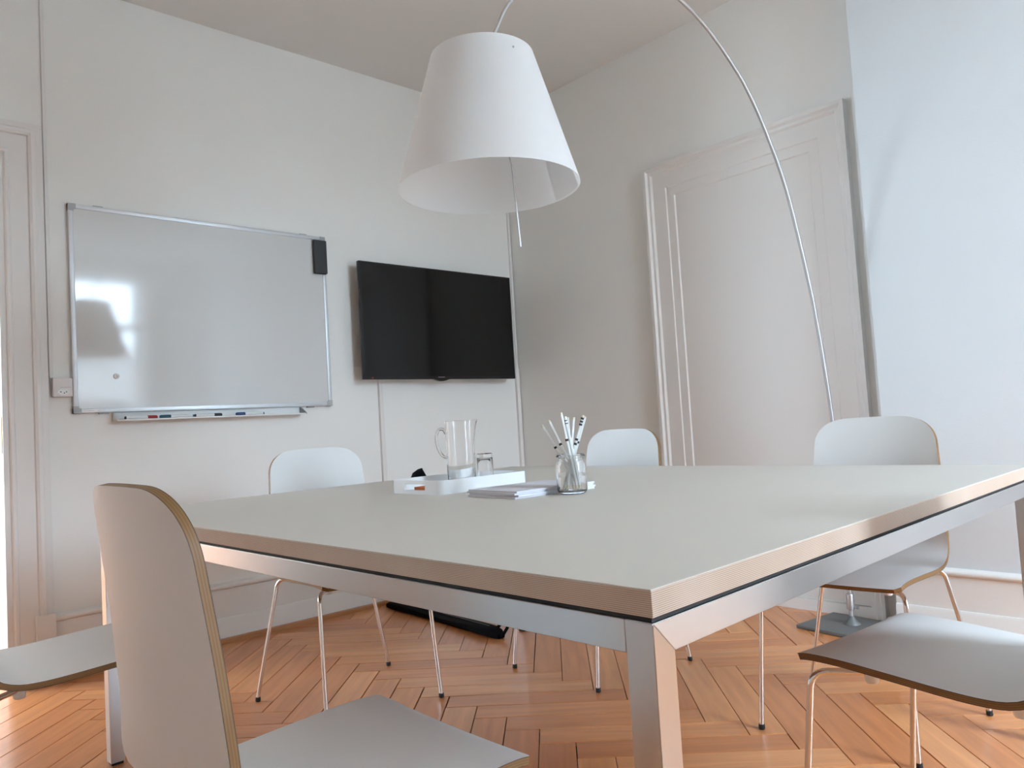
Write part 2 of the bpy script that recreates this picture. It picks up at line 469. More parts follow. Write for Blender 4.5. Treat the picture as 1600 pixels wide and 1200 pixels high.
G = .0009
def rect(g):
    return [(-PL / 2 + g, -PW / 2 + g), (PL / 2 - g, -PW / 2 + g), (PL / 2 - g, PW / 2 - g), (-PL / 2 + g, PW / 2 - g)]
JOINTS = (G, G + .0003, G + .0007, G + .0013)
STD = {g: mesh_of(plank_bm(rect(g)), 'plank', 'floor') for g in JOINTS}
rest = bmesh.new(); nplank = 0
S2 = math.sqrt(.5)
ROOMS = [((0.0, YF), (XR, 0.0)), ((NX, NY0), (-.0, NY1))]
for n in range(-9, 9):
    for k in range(-80, 80):
        ul = .705 + k * PW + n * (PL + PW); vt = -2.080 - k * PW + n * (PL - PW)
        for kind in (0, 1):
            if kind == 0:                              # along v
                cu, cv, ang = ul + PW / 2, vt - PL / 2, 3 * PI / 4
            else:                                      # along u
                cu, cv, ang = ul + PW + PL / 2, vt - PW / 2, PI / 4
            x = (cu - cv) * S2; y = (cu + cv) * S2
            if not (NX - .5 < x < XR + .5 and NY0 - .5 < y < .5):
                continue
            ca, sa = math.cos(ang), math.sin(ang)
            g = random.choice(JOINTS)
            loc = rect(g)
            wp = [(x + ca * a - sa * b, y + sa * a + ca * b) for a, b in loc]
            for (lo, hi) in ROOMS:
                cp = clip_poly(wp, lo, hi)
                if not cp or area(cp) < .0008:
                    continue
                px = [q for q in (world_px((a, b, 0)) for a, b in cp + [(sum(p[0] for p in cp) / len(cp), sum(p[1] for p in cp) / len(cp))]) if q]
                vis = lo[0] == 0.0 and any(-20 < q[0] < 1620 and 880 < q[1] < 1230 for q in px)
                whole = area(cp) > area(wp) * .999
                if vis and nplank < 300:
                    if whole:
                        o = bpy.data.objects.new('plank', STD[g])
                    else:
                        lp = [((a - x) * ca + (b - y) * sa, -(a - x) * sa + (b - y) * ca) for a, b in cp]
                        o = bpy.data.objects.new('plank', mesh_of(plank_bm(lp), 'plank', 'floor'))
                    COL.objects.link(o); o.parent = floor
                    o.location = (x, y, random.uniform(-.0004, 0)); o.rotation_euler = (0, 0, ang)
                    nplank += 1
                else:
                    plank_bm(cp, rest, random.random())
o = obj('plank_field', rest, 'floor', floor); o['kind'] = 'stuff'
print('planks', nplank)

# ------------------------------------------------------------------ skirting boards
def skirting(name, label, a, b, nrm):
    """a->b along the wall foot, nrm into the room; bead, recessed board, plinth and oak strip"""
    a, b, nrm = Vector((*a, 0)), Vector((*b, 0)), Vector((*nrm, 0))
    t = (b - a).normalized(); L = (b - a).length
    root = bpy.data.objects.new(name, None); COL.objects.link(root); root['kind'] = 'structure'; root['label'] = label
    mw = Matrix(((t.x, nrm.x, 0, a.x), (t.y, nrm.y, 0, a.y), (0, 0, 1, 0), (0, 0, 0, 1)))
    def part(nm, prof, mat):
        bm = bmesh.new()
        r0 = [bm.verts.new(mw @ Vector((0, d, z))) for d, z in prof]; r1 = [bm.verts.new(mw @ Vector((L, d, z))) for d, z in prof]
        for k in range(len(prof)):
            bm.faces.new((r0[k], r0[(k + 1) % len(prof)], r1[(k + 1) % len(prof)], r1[k]))
        bm.faces.new(r0[::-1]); bm.faces.new(r1)
        obj(nm, bm, mat, root, SM)
    bead = [(0, .243)] + [(.008 + .013 * math.cos(q), .259 + .013 * math.sin(q)) for q in [(-PI / 2) + PI * i / 8 for i in range(9)]] + [(0, .277)]
    part('bead', bead, 'skirt')
    part('board', [(0, .115), (.007, .115), (.007, .245), (0, .245)], 'skirt')
    part('plinth', [(0, .0), (.017, .0), (.017, .106), (.012, .115), (0, .115)], 'skirt')
    part('oak_strip', [(.017, 0), (.036, 0), (.036, .018), (.033, .022), (.017, .022)], 'shoe')
skirting('baseboard_left', 'white skirting board with bead below the whiteboard', (0, -2.69), (0, 0), (1, 0))
skirting('baseboard_back', 'white skirting board with bead left of the closed door', (0.04, 0), (1.125, 0), (0, -1))
skirting('baseboard_projection', 'white skirting board with bead on the bright projecting wall', (PX + .0, PY), (XR, PY), (0, -1))

# ------------------------------------------------------------------ closed door in the back wall
d1 = bpy.data.objects.new('door_1', None); COL.objects.link(d1); d1['kind'] = 'structure'
d1['label'] = 'closed white panelled door behind the arc lamp'
X0, X1, ZT = 1.135, 2.248, 2.295
def mould(nm, x0, x1, zt, prof, parent, zb=0.):
    """three-sided surround with mitred corners; prof is (inset from outer edge, height off wall)"""
    bm = bmesh.new(); rings = []
    def corner(i):
        r = []
        for ins, h in prof:
            x = (x0 + ins) if i in (0, 1) else (x1 - ins)
            z = zb if i in (0, 3) else zt - ins
            r.append(bm.verts.new((x, -h, z)))
        return r
    R = [corner(i) for i in range(4)]
    n = len(prof)
    for a, b in zip(R, R[1:]):
        for k in range(n):
            bm.faces.new((a[k], a[(k + 1) % n], b[(k + 1) % n], b[k]))
    bm.faces.new(R[0]); bm.faces.new(R[3])
    return obj(nm, bm, 'trim', parent, SM)
mould('casing', X0, X1, ZT, [(0, 0), (0, .036), (.016, .036), (.026, .026), (.040, .026), (.050, .017), (.066, .017), (.066, 0)], d1)
mould('stile', X0 + .066, X1 - .066, ZT - .066, [(0, 0), (0, .0168), (.064, .0168), (.069, .0125), (.114, .0125), (.120, .007), (.120, 0)], d1, .06)
obj('panel', box((X0 + .18, -.007, .06), (X1 - .18, -.0, ZT - .18)), 'trim', d1)
obj('threshold', box((X0 + .066, -.016, 0), (X1 - .066, 0, .052)), 'trim', d1)

# ------------------------------------------------------------------ doorway casing on the left wall
dr = bpy.data.objects.new('trim_1', None); COL.objects.link(dr); dr['kind'] = 'structure'
dr['label'] = 'white moulded casing of the open doorway'
def casing_left():
    bm = bmesh.new()
    prof = [(0, 0), (0, .022), (.022, .026), (.030, .034), (.042, .036), (.052, .030), (.056, .020), (.118, .018), (.124, .024), (.134, .024), (.140, .016), (.140, 0)]
    y1, y0, zt = DO[1] + .14, DO[0] - .14, DO[2] + .14
    R = []
    for i in range(4):
        R.append([bm.verts.new((h, (y1 - s) if i in (0, 1) else (y0 + s), 0 if i in (0, 3) else zt - s)) for s, h in prof])
    n = len(prof)
    for a, b in zip(R, R[1:]):
        for k in range(n):
            bm.faces.new((a[k], a[(k + 1) % n], b[(k + 1) % n], b[k]))
    bm.faces.new(R[0]); bm.faces.new(R[3])
    return bm
obj('casing', casing_left(), 'trim', dr, SM)
obj('plinth_block', cham((0, DO[1] + .072, 0), (.040, DO[1] + .142, .285), .003), 'trim', dr)
bm = bmesh.new()
bx(bm, (-.17, DO[1] - .022, 0), (.012, DO[1], DO[2])); bx(bm, (-.17, DO[0], 0), (.012, DO[0] + .022, DO[2])); bx(bm, (-.17, DO[0] + .022, DO[2] - .022), (.012, DO[1] - .022, DO[2]))
obj('jamb', bm, 'trim', dr)
obj('strike_plate', cham((-.05, DO[1] - .0245, .945), (.0, DO[1] - .022, 1.095), .001, 1), 'brass', dr)

# ------------------------------------------------------------------ cable ducts
def duct(label, lo, hi):
    t = thing('cable_duct', label, 'cable duct', ((lo[0] + hi[0]) / 2, (lo[1] + hi[1]) / 2, lo[2]))
    off = Vector(t.location)
    a = Vector(lo) - off; b = Vector(hi) - off
    obj('channel', cham(a, (b.x * .55 + a.x * .45, b.y, b.z), .0006, 1), 'trim', t)
    obj('cover', cham((b.x * .55 + a.x * .45, a.y + .0012, a.z), (b.x, b.y - .0012, b.z), .0016, 2), 'trim', t)
duct('white cable duct running from the television down to the skirting', (0, -1.083, .277), (.016, -1.055, 1.30))
duct('white cable duct in the room corner below the television', (0, -.034, .277), (.017, -.004, 1.305))
duct('slim white cable duct in the room corner beside the television, rising to the ceiling', (0, -.024, 1.305), (.011, -.004, H))
duct('slim cable duct along the doorway casing down to the wall socket', (0, -2.684, 1.25), (.009, -2.668, H))

# ------------------------------------------------------------------ wall socket
t = thing('wall_socket', 'cream wall socket beside the whiteboard and doorway casing', 'socket', (0, -2.6395, 1.208))
obj('housing', cham((0, -.0365, -.04), (.036, .0365, .04), .004), 'socket', t, SM)
obj('seam', box((.0355, -.010, -.0005), (.0366, .030, .001)), 'capgrey', t)
bm = bmesh.new()
hexa = [(.024 * math.cos(q) * 1.05, .0145 * math.sin(q)) for q in [PI / 6 * (2 * i) for i in range(6)]]
r0 = [bm.verts.new((.034, y + .002, z - .020)) for y, z in hexa]; r1 = [bm.verts.new((.0375, y + .002, z - .020)) for y, z in hexa]
for k in range(6):
    bm.faces.new((r0[k], r0[(k + 1) % 6], r1[(k + 1) % 6], r1[k]))
bm.faces.new(r1)
ins = obj('insert', bm, 'pad', t)
for y, z in ((-.009, -.019), (.004, -.024), (.012, -.019)):
    bm = bmesh.new(); tube(bm, [(.037, y, z), (.0382, y, z)], .0026, 10); obj('hole', bm, 'dark', ins)

# ------------------------------------------------------------------ whiteboard
WY0, WY1, WZ0, WZ1 = -2.600, -1.382, 1.098, 2.003
wb = thing('whiteboard', 'large whiteboard with aluminium frame on the left wall', 'whiteboard', (0, (WY0 + WY1) / 2, WZ0))
wy, wz = (WY1 - WY0) / 2, WZ1 - WZ0
obj('writing_surface', box((.008, -wy + .008, .008), (.0195, wy - .008, wz - .008)), 'board', wb)
fw = .019
obj('frame_rail', cham((0, -wy + .028, 0), (.024, wy - .028, fw), .002), 'alu', wb, SM)
obj('frame_rail', cham((0, -wy + .028, wz - fw), (.024, wy - .028, wz), .002), 'alu', wb, SM)
obj('frame_rail', cham((0, -wy, .028), (.024, -wy + fw, wz - .028), .002), 'alu', wb, SM)
obj('frame_rail', cham((0, wy - fw, .028), (.024, wy, wz - .028), .002), 'alu', wb, SM)
for sy in (-1, 1):
    for z in (0, 1):
        bm = bmesh.new()
        a = (-wy - .001, -wy + .030) if sy < 0 else (wy - .030, wy + .001)
        b = (-wy - .001, -wy + .021) if sy < 0 else (wy - .021, wy + .001)
        zz = (-.001, .021) if z == 0 else (wz - .021, wz + .001)
        zl = (-.001, .030) if z == 0 else (wz - .030, wz + .001)
        bx(bm, (-.0, a[0], zz[0]), (.0255, a[1], zz[1])); bx(bm, (0, b[0], zl[0]), (.0257, b[1], zl[1]))
        obj('corner_cap', bm, 'capgrey', wb)
lab = obj('maker_label', box((.0235, -2.571 + 1.991, .003), (.0246, -2.509 + 1.991, .016)), 'pad', wb)
obj('print_line', box((.0243, -2.545 + 1.991, .0095), (.0248, -2.521 + 1.991, .0108)), 'capgrey', lab)
for y in (-.49, .49):
    obj('wall_clip', cham((.0, y - .02, -.006), (.016, y + .02, .002), .001, 1), 'capgrey', wb)
    obj('wall_clip', cham((.0, y - .02, wz - .002), (.016, y + .02, wz + .006), .001, 1), 'capgrey', wb)
# pen tray hung below the board
ty0, ty1 = -2.442, -1.560
pt = thing('pen_tray', 'white metal pen tray below the whiteboard', 'pen tray', (0, (ty0 + ty1) / 2, 1.058))
hl = (ty1 - ty0) / 2
obj('shelf', box((.004, -hl, .0), (.072, hl, .003)), 'pad', pt)
obj('back_plate', box((.0, -hl, .0), (.004, hl, .040)), 'pad', pt)
obj('front_lip', cham((.072, -hl, -.002), (.077, hl, .0055), .0015), 'pad', pt, SM)
for s in (-1, 1):
    bm = bmesh.new()
    y = s * hl; w = .003 * s
    pr = [(.004, .0), (.078, .0), (.077, .0055), (.02, .036), (.004, .038)]
    r0 = [bm.verts.new((x, y, z)) for x, z in pr]; r1 = [bm.verts.new((x, y + w, z)) for x, z in pr]
    for k in range(5):
        bm.faces.new((r0[k], r0[(k + 1) % 5], r1[(k + 1) % 5], r1[k]))
    bm.faces.new(r0); bm.faces.new(r1[::-1])
    obj('end_cap', bm, 'capgrey' if s > 0 else 'pad', pt)
def marker(ya, yb, ycap, capm, label, capleft):
    """barrel between ya and yb with its cap at one end"""
    r = .0085
    t = thing('marker_pen', label, 'marker', (.056, (ya + yb) / 2, 1.061), group='markers in the pen tray')
    mid = (ya + yb) / 2
    L = (ya - mid, yb - mid)
    bm = bmesh.new()
    if capleft:
        tube(bm, [(0, ycap - mid, r), (0, L[1] - .006, r)], r * .93, 14); obj('barrel', bm, 'pad', t, SM)
        bm = bmesh.new(); tube(bm, [(0, L[0], r), (0, L[0] + .004, r), (0, ycap - mid, r)], [r * .75, r, r], 14); obj('cap', bm, capm, t, SM)
        bm = bmesh.new(); tube(bm, [(0, L[1] - .006, r), (0, L[1], r)], [r * .93, r * .7], 14); obj('end_plug', bm, capm, t, SM)
    else:
        tube(bm, [(0, L[0] + .006, r), (0, ycap - mid, r)], r * .93, 14); obj('barrel', bm, 'pad', t, SM)
        bm = bmesh.new(); tube(bm, [(0, ycap - mid, r), (0, L[1] - .004, r), (0, L[1], r)], [r, r, r * .75], 14); obj('cap', bm, capm, t, SM)
        bm = bmesh.new(); tube(bm, [(0, L[0], r), (0, L[0] + .006, r)], [r * .7, r * .93], 14); obj('end_plug', bm, 'dark', t, SM)
marker(-2.411, -2.276, -2.317, 'red', 'whiteboard marker with a red cap in the pen tray', False)
marker(-2.265, -2.116, -2.218, 'teal', 'whiteboard marker with a dark teal cap in the pen tray', True)
marker(-2.112, -1.985, -2.022, 'dark', 'whiteboard marker with a black cap in the pen tray', False)
marker(-1.917, -1.777, -1.873, 'blue', 'whiteboard marker with a blue cap in the pen tray', True)
# eraser and hook magnet on the board
t = thing('board_eraser', 'charcoal board eraser stuck to the whiteboard corner', 'eraser', (.0245, -1.4205, 1.799))
obj('body', cham((.0, -.037, 0), (.022, .037, .180), .005), 'felt', t, SM)
obj('felt_pad', cham((-.0045, -.034, .003), (.0, .034, .177), .001, 1), 'dark', t)
t = thing('hook_magnet', 'tiny white hook magnet on the whiteboard', 'magnet', (.0195, -2.429, 1.256))
bm = bmesh.new(); tube(bm, [(0, 0, 0), (.004, 0, 0), (.006, 0, 0)], [.0125, .0125, .010], 20); obj('disc', bm, 'pad', t, SM)
bm = bmesh.new(); tube(bm, arc_fillet([(.005, 0, .004), (.012, 0, .004), (.012, 0, -.007), (.017, 0, -.007), (.018, 0, -.001)], .003, 4), .0013, 8); obj('hook', bm, 'pad', t, SM)

# ------------------------------------------------------------------ television
VY0, VY1, VZ0, VZ1 = -1.229, -.123, 1.230, 1.879
tv = thing('television', 'large black flat television mounted on the wall', 'television', (0, (VY0 + VY1) / 2, VZ0))
hy, hz = (VY1 - VY0) / 2, VZ1 - VZ0
obj('back_cover', cham((.048, -hy + .05, .05), (.082, hy - .05, hz - .05), .012), 'tvblack', tv, SM)
bm = cham((.080, -hy, 0), (.103, hy, hz), .003)
obj('housing', bm, 'tvblack', tv, SM)
obj('screen', box((.1025, -hy + .011, .017), (.1042, hy - .011, hz - .011)), 'screen', tv)
bz = .0105
for nm, lo, hi in (('bezel', (.1025, -hy + .001, 0.001), (.1056, hy - .001, .017)), ('bezel', (.1025, -hy + .001, hz - bz), (.1056, hy - .001, hz - .001)),
                   ('bezel', (.1025, -hy + .001, .017), (.1056, -hy + .0115, hz - bz)), ('bezel', (.1025, hy - .0115, .017), (.1056, hy - .001, hz - bz))):
    obj(nm, cham(lo, hi, .0006, 1), 'tvblack', tv)
bm = bmesh.new()                                       # curved chin below the screen centre
pts = [(-.085, .003), (-.05, -.002), (-.022, -.010), (0, -.0125), (.022, -.010), (.05, -.002), (.085, .003), (.085, .010), (-.085, .010)]
r0 = [bm.verts.new((.084, y - .03, z)) for y, z in pts]; r1 = [bm.verts.new((.1062, y - .03, z)) for y, z in pts]
for k in range(len(pts)):
    bm.faces.new((r0[k], r0[(k + 1) % len(pts)], r1[(k + 1) % len(pts)], r1[k]))
bm.faces.new(r0); bm.faces.new(r1[::-1])
obj('chin', bm, 'tvblack', tv)
obj('maker_print', box((.1055, -.058, .0075), (.1060, -.010, .0125)), 'logo', tv)
obj('indicator', box((.1055, -hy + .050, .006), (.1061, -hy + .056, .010)), 'led', tv)
obj('wall_bracket', box((.001, -.10, .2), (.049, .10, .44)), 'tvblack', tv)

# ------------------------------------------------------------------ table
TROT = .02928
TX, TY = (1.0352 + 3.0794) / 2, (-2.74 - .972) / 2
tl, tw = (3.0794 - 1.0352) / 2, (-.972 + 2.74) / 2
tab = thing('conference_table', 'large pale grey meeting table on brushed steel legs', 'table', (TX, TY, 0), TROT)
obj('plywood_core', cham((-tl, -tw, .713), (tl, tw, .7432), .0008, 1), 'tply', tab)
obj('top_laminate', cham((-tl + .0004, -tw + .0004, .7432), (tl - .0004, tw - .0004, .745), .0005, 1), 'table', tab)
bm = bmesh.new(); s = .006
bx(bm, (-tl + s, -tw + s, .706), (tl - s, -tw + .036, .713)); bx(bm, (-tl + s, tw - .036, .706), (tl - s, tw - s, .713))
bx(bm, (-tl + s, -tw + .036, .706), (-tl + .036, tw - .036, .713)); bx(bm, (tl - .036, -tw + .036, .706), (tl - s, tw - .036, .713))
obj('shadow_gap_strip', bm, 'black', tab)
FT, FB, LW = .7065, .668, .040
def prism_yz(x0, x1, poly):
    bm = bmesh.new()
    a = [bm.verts.new((x0, y, z)) for y, z in poly]; b = [bm.verts.new((x1, y, z)) for y, z in poly]
    n = len(poly)
    for k in range(n):
        bm.faces.new((a[k], a[(k + 1) % n], b[(k + 1) % n], b[k]))
    bm.faces.new(a[::-1]); bm.faces.new(b)
    bmesh.ops.recalc_face_normals(bm, faces=bm.faces[:])
    bmesh.ops.bevel(bm, geom=bm.edges[:], offset=.0009, segments=1, affect='EDGES')
    return bm
e = .002
for sx in (-1, 1):
    x0, x1 = (tl - e - LW, tl - e) if sx > 0 else (-tl + e, -tl + e + LW)
    yo = tw - e; yi = yo - LW
    obj('side_beam', prism_yz(x0, x1, [(-yo, FT), (yo, FT), (yi, FB), (-yi, FB)]), 'steel_y', tab)
    for sy in (-1, 1):
        poly = [(sy * yo, FT), (sy * yi, FB), (sy * yi, .008), (sy * yo, .008)]
        lg = obj('leg', prism_yz(x0, x1, poly), 'steel_z', tab)
        obj('foot', box((x0 + .004, min(sy * yi, sy * yo) + .004, 0), (x1 - .004, max(sy * yi, sy * yo) - .004, .009)), 'black', lg)
for sy in (-1, 1):
    y0, y1 = (tw - e - LW, tw - e) if sy > 0 else (-tw + e, -tw + e + LW)
    obj('end_beam', cham((-tl + e + LW, y0, FB), (tl - e - LW, y1, FT), .0009, 1), 'steel_x', tab)

# ------------------------------------------------------------------ chairs
def chair_profile():
    P = [(-.463, .4395), (-.449, .4455), (-.42, .4485), (-.36, .4485), (-.27, .4440), (-.185, .4395), (-.125, .4385), (-.082, .4425), (-.048, .456), (-.027, .478),
         (-.015, .51), (-.007, .56), (-.001, .62), (.006, .70), (.015, .78), (.024, .85), (.031, .893)]
    C = catmull([(0, y, z) for y, z in P], 10)
    L = [0]
    for a, b in zip(C, C[1:]):
        L.append(L[-1] + (b - a).length)
    return C, L
CP, CL = chair_profile()
LT = CL[-1]
def prof_at(s):
    s = max(0, min(LT, s))
    lo, hi = 0, len(CL) - 1
    while hi - lo > 1:
        m = (lo + hi) // 2
        if CL[m] <= s: lo = m
        else: hi = m
    t = (s - CL[lo]) / (CL[hi] - CL[lo])
    return CP[lo].lerp(CP[hi], t)
def smooth01(t):
    t = max(0, min(1, t)); return t * t * (3 - 2 * t)
def half_width(s):
    # seat .205 -> waist .212 -> back .203 -> top .192
    w = .203 + .001 * smooth01(s / .40) - .017 * smooth01((s - .54) / (LT - .54))
    d = LT - s; h = .088; a = .108
    if d < h:
        w -= a - a * (max(0, 1 - ((h - d) / h) ** 2.4)) ** (1 / 2.4)
    if s < .016:
        w -= .016 - .016 * (max(0, 1 - ((.016 - s) / .016) ** 2)) ** .5
    return w
def shell_point(s, t):
    return shell_xy(s, t * half_width(s))
def shell_xy(s, x):
    fr = (x / .20) ** 2
    back = smooth01((s - .41) / .16); top = smooth01((s - LT + .2) / .2)
    p = prof_at(s - .007 * fr * top)
    y = p.y - .018 * fr * back; z = p.z + .004 * fr * (1 - back)
    return Vector((x, y, z))
NS, NT = 84, 20
SS = []
for i in range(NS + 1):
    a = i / NS                                     # rows crowd towards the front edge and the rounded top
    SS.append(LT * (1 - (1 - (a - .05 * math.sin(2 * PI * a))) ** 1.7))
def shell_solid(o0, o1, attr=False, rim=0):
    bm = bmesh.new()
    lay = bm.verts.layers.float.new('ply') if attr else None
    rows = ([], [])
    for s in SS:
        r = ([], [])
        for j in range(NT + 1):
            t = -1 + 2 * j / NT
            t = t * (1.15 - .15 * t * t)
            p = shell_point(s, t)
            ds = shell_xy(min(LT, s + .004), p.x) - shell_xy(max(0, s - .004), p.x)
            dt_ = shell_xy(s, p.x + .004) - shell_xy(s, p.x - .004)
            n = dt_.cross(ds).normalized()
            for k, off in enumerate((o0, o1)):
                v = bm.verts.new(p + n * off)
                if attr: v[lay] = k
                r[k].append(v)
        rows[0].append(r[0]); rows[1].append(r[1])
    for k in (0, 1):
        for a, b in zip(rows[k], rows[k][1:]):
            for j in range(NT):
                bm.faces.new((a[j], a[j + 1], b[j + 1], b[j]))
    ring = [(i, 0) for i in range(NS + 1)] + [(NS, j) for j in range(1, NT + 1)] + [(i, NT) for i in range(NS - 1, -1, -1)] + [(0, j) for j in range(NT - 1, 0, -1)]
    for (a, b), (c, d) in zip(ring, ring[1:] + ring[:1]):
        bm.faces.new((rows[0][a][b], rows[0][c][d], rows[1][c][d], rows[1][a][b])).material_index = rim
    return bm
def make_chair():
    t = thing('plywood_chair', 'x', 'chair', group='white plywood chairs around the table')
    obj('shell_core', shell_solid(-.0055, .0055, True), 'cply', t, SM)
    obj('front_laminate', shell_solid(.0055, .0064, rim=1), 'lam', t, SM).data.materials.append(M['lamedge'])
    obj('back_laminate', shell_solid(-.0064, -.0055, rim=1), 'lam', t, SM).data.materials.append(M['lamedge'])
    r = .0068
    for sy, xt, yt, zt, xb, yb in ((-1, .203, -.428, .4255, .214, -.470), (1, .180, -.012, .4215, .266, .002)):
        for sx in (-1, 1):
            a = Vector((sx * .022, -.222, .4245)); b = Vector((sx * xt, yt, zt)); c = Vector((sx * xb, yb, .012))
            bm = bmesh.new(); tube(bm, arc_fillet([a, b, c], .036, 9), r, 14)
            lg = obj('leg', bm, 'chrome', t, SM)
            dr_ = (c - b).normalized()
            bm = bmesh.new(); tube(bm, [(c.x, c.y, 0), (c.x, c.y, .003), c - dr_ * .003], [.0075, .0095, .0088], 12)
            obj('foot_cap', bm, 'black', lg, SM)
            q = a.lerp(b, .60)
            bm = bmesh.new(); lathe(bm, [(0, -.020), (.0105, -.020), (.0125, -.017), (.0135, .0), (.0135, .0085), (0, .0085)], 16, q)
            obj('spacer', bm, 'pad', t, SM)
    bm = bmesh.new(); lathe(bm, [(0, -.009), (.040, -.009), (.043, -.006), (.043, .004), (0, .004)], 24, (0, -.222, .4245))
    obj('mounting_plate', bm, 'chrome', t, SM)
    return t
def copy_tree(o, parent=None):
    c = o.copy(); COL.objects.link(c)
    if parent is not None:
        c.parent = parent
    for ch in list(o.children):
        copy_tree(ch, c)
    return c
chair0 = make_chair()
# rear-feet centre, heading (direction the seat front points to), label
CH = [((2.600, -3.088), 90, 'white chair whose tall backrest hides one corner of the table'),
      ((1.510, -3.170), 90, 'white chair beside the open doorway with a steel table leg behind its seat'),
      ((.942, -1.970), -4, 'white chair between table and wall, below the whiteboard and television'),
      ((1.612, -.944), 270, 'white chair behind the pencil jar, left of the closed door casing'),
      ((2.597, -.868), 273, 'white chair in front of the arc lamp base and bright projecting wall'),
      ((3.348, -1.815), 174, 'white chair on the window side of the table with daylight on its seat')]
for i, (loc, ang, lab_) in enumerate(CH):
    o = chair0 if i == 0 else copy_tree(chair0)
    o.location = (*loc, 0); o.rotation_euler = (0, 0, math.radians(ang + 90)); o['label'] = lab_

# ------------------------------------------------------------------ arc floor lamp
LX, LY = 2.167, -.185
lamp = thing('arc_floor_lamp', 'tall arched floor lamp with large white conical shade', 'lamp', (LX, LY, 0))
bs = obj('base_plate', rbox((-.165, -.155, 0), (.165, .125, .016), .006, 2, 3, .003), 'basemetal', lamp, SM)
bs.rotation_euler = (0, 0, math.radians(-7))
bm = bmesh.new(); lathe(bm, [(0, .0155), (.034, .0155), (.033, .020), (.016, .036), (.0085, .050), (0, .050)], 24); obj('socket_cone', bm, 'basemetal', lamp, SM)
bm = bmesh.new(); lathe(bm, [(0, .05), (.0085, .05), (.0085, .075), (.0145, .078), (.0155, .082), (.0155, .138), (.0145, .142), (.009, .145), (0, .145)], 24); obj('collar', bm, 'lampmetal', lamp, SM)
bm = bmesh.new(); tube(bm, [(.014, 0, .088), (.026, 0, .088)], .004, 10); tube(bm, [(.026, 0, .088), (.034, 0, .088)], .007, 12); obj('clamp_screw', bm, 'lampmetal', lamp, SM)
SX, SY = 2.1205, -2.040
arc = [(2.167, -.186, .143), (2.167, -.190, .45), (2.166, -.212, .895), (2.164, -.290, 1.358), (2.161, -.399, 1.727), (2.159, -.466, 1.891), (2.157, -.553, 2.034),
       (2.155, -.649, 2.162), (2.152, -.753, 2.26), (2.148, -.91, 2.361), (2.144, -1.091, 2.43), (2.138, -1.32, 2.455), (2.132, -1.55, 2.41), (2.127, -1.76, 2.305),
       (2.123, -1.913, 2.157), (2.122, -1.968, 2.074), (2.121, -2.008, 1.985), (2.1205, -2.030, 1.90)]
arc = [Vector(p) - Vector((LX, LY, 0)) for p in arc]
cc = catmull(arc, 8)
bm = bmesh.new(); tube(bm, cc, [.0085 - .0038 * i / (len(cc) - 1) for i in range(len(cc))], 12); obj('arched_stem', bm, 'lampmetal', lamp, SM)
sh = (SX - LX, SY - LY)
RB, RT, ZB, ZS = .2475, .142, 1.583, 1.948
bm = bmesh.new()
prof = [(RB, ZB), (RB - (RB - RT) * .5, ZB + (ZS - ZB) * .5), (RT, ZS), (RT - .0016, ZS), (RB - .0016 - (RB - RT) * .5, ZB + (ZS - ZB) * .5), (RB - .0016, ZB), (RB, ZB)]
lathe(bm, prof, 96, (sh[0], sh[1], 0))
bmesh.ops.remove_doubles(bm, verts=bm.verts[:], dist=1e-5)
shd = obj('lamp_shade', bm, 'shade', lamp, SM)
sa = math.radians(52.0)                                   # overlap seam of the rolled sheet with a rivet
bm = bmesh.new()
def shp(ang, k, off):
    r = RB + (RT - RB) * k + off; z = ZB + (ZS - ZB) * k
    return (sh[0] + r * math.cos(ang), sh[1] + r * math.sin(ang), z)
g = []
for i in range(6):
    an = sa + .60 * i / 5
    g.append([bm.verts.new(shp(an, k, off)) for k, off in ((.004, -.0026), (1, -.0026), (1, -.0038), (.004, -.0038))])
for a, b in zip(g, g[1:]):
    for k in range(4):
        bm.faces.new((a[k], a[(k + 1) % 4], b[(k + 1) % 4], b[k]))
bm.faces.new(g[0]); bm.faces.new(g[-1][::-1])
obj('overlap_strip', bm, 'shade', shd, SM)
ra = math.radians(-9); pr = Vector(shp(ra, .90, 0)); pr2 = Vector(shp(ra, .90, .002))
bm = bmesh.new(); tube(bm, [pr, pr2], .0028, 10); obj('rivet', bm, 'capgrey', shd, SM)
bm = bmesh.new()
for k in range(3):
    an = 2 * PI * k / 3 + .4
    tube(bm, [(sh[0], sh[1], 1.905), (sh[0] + (RT + .008) * math.cos(an), sh[1] + (RT + .008) * math.sin(an), 1.905)], .0016, 8)
obj('shade_spider', bm, 'lampmetal', lamp, SM)
bm = bmesh.new(); lathe(bm, [(0, 1.80), (.014, 1.80), (.016, 1.81), (.016, 1.885), (.010, 1.90), (.006, 1.91), (0, 1.91)], 20, (sh[0], sh[1], 0)); obj('bulb_holder', bm, 'pad', lamp, SM)
bm = bmesh.new(); lathe(bm, [(0, 1.70), (.012, 1.703), (.025, 1.715), (.030, 1.735), (.027, 1.757), (.015, 1.785), (.013, 1.80), (0, 1.80)], 20, (sh[0], sh[1], 0)); obj('bulb', bm, 'tray', lamp, SM)
bm = bmesh.new(); tube(bm, [(sh[0] + .015, sh[1] + .03, 1.82), (sh[0] + .014, sh[1] + .075, 1.66), (sh[0] + .012, sh[1] + .092, 1.432)], [.0022, .0022, .0030], 8); obj('switch_rod', bm, 'lampmetal', lamp, SM)
# white plug by the base
t = thing('floor_plug', 'small white plug standing on the floor beside the lamp base', 'plug', (2.288, -.085, 0))
obj('housing', cham((-.012, -.016, 0), (.012, .016, .040), .004), 'pad', t, SM)
obj('side_rib', cham((-.0135, -.010, .008), (-.0115, .010, .032), .0006, 1), 'socket', t)

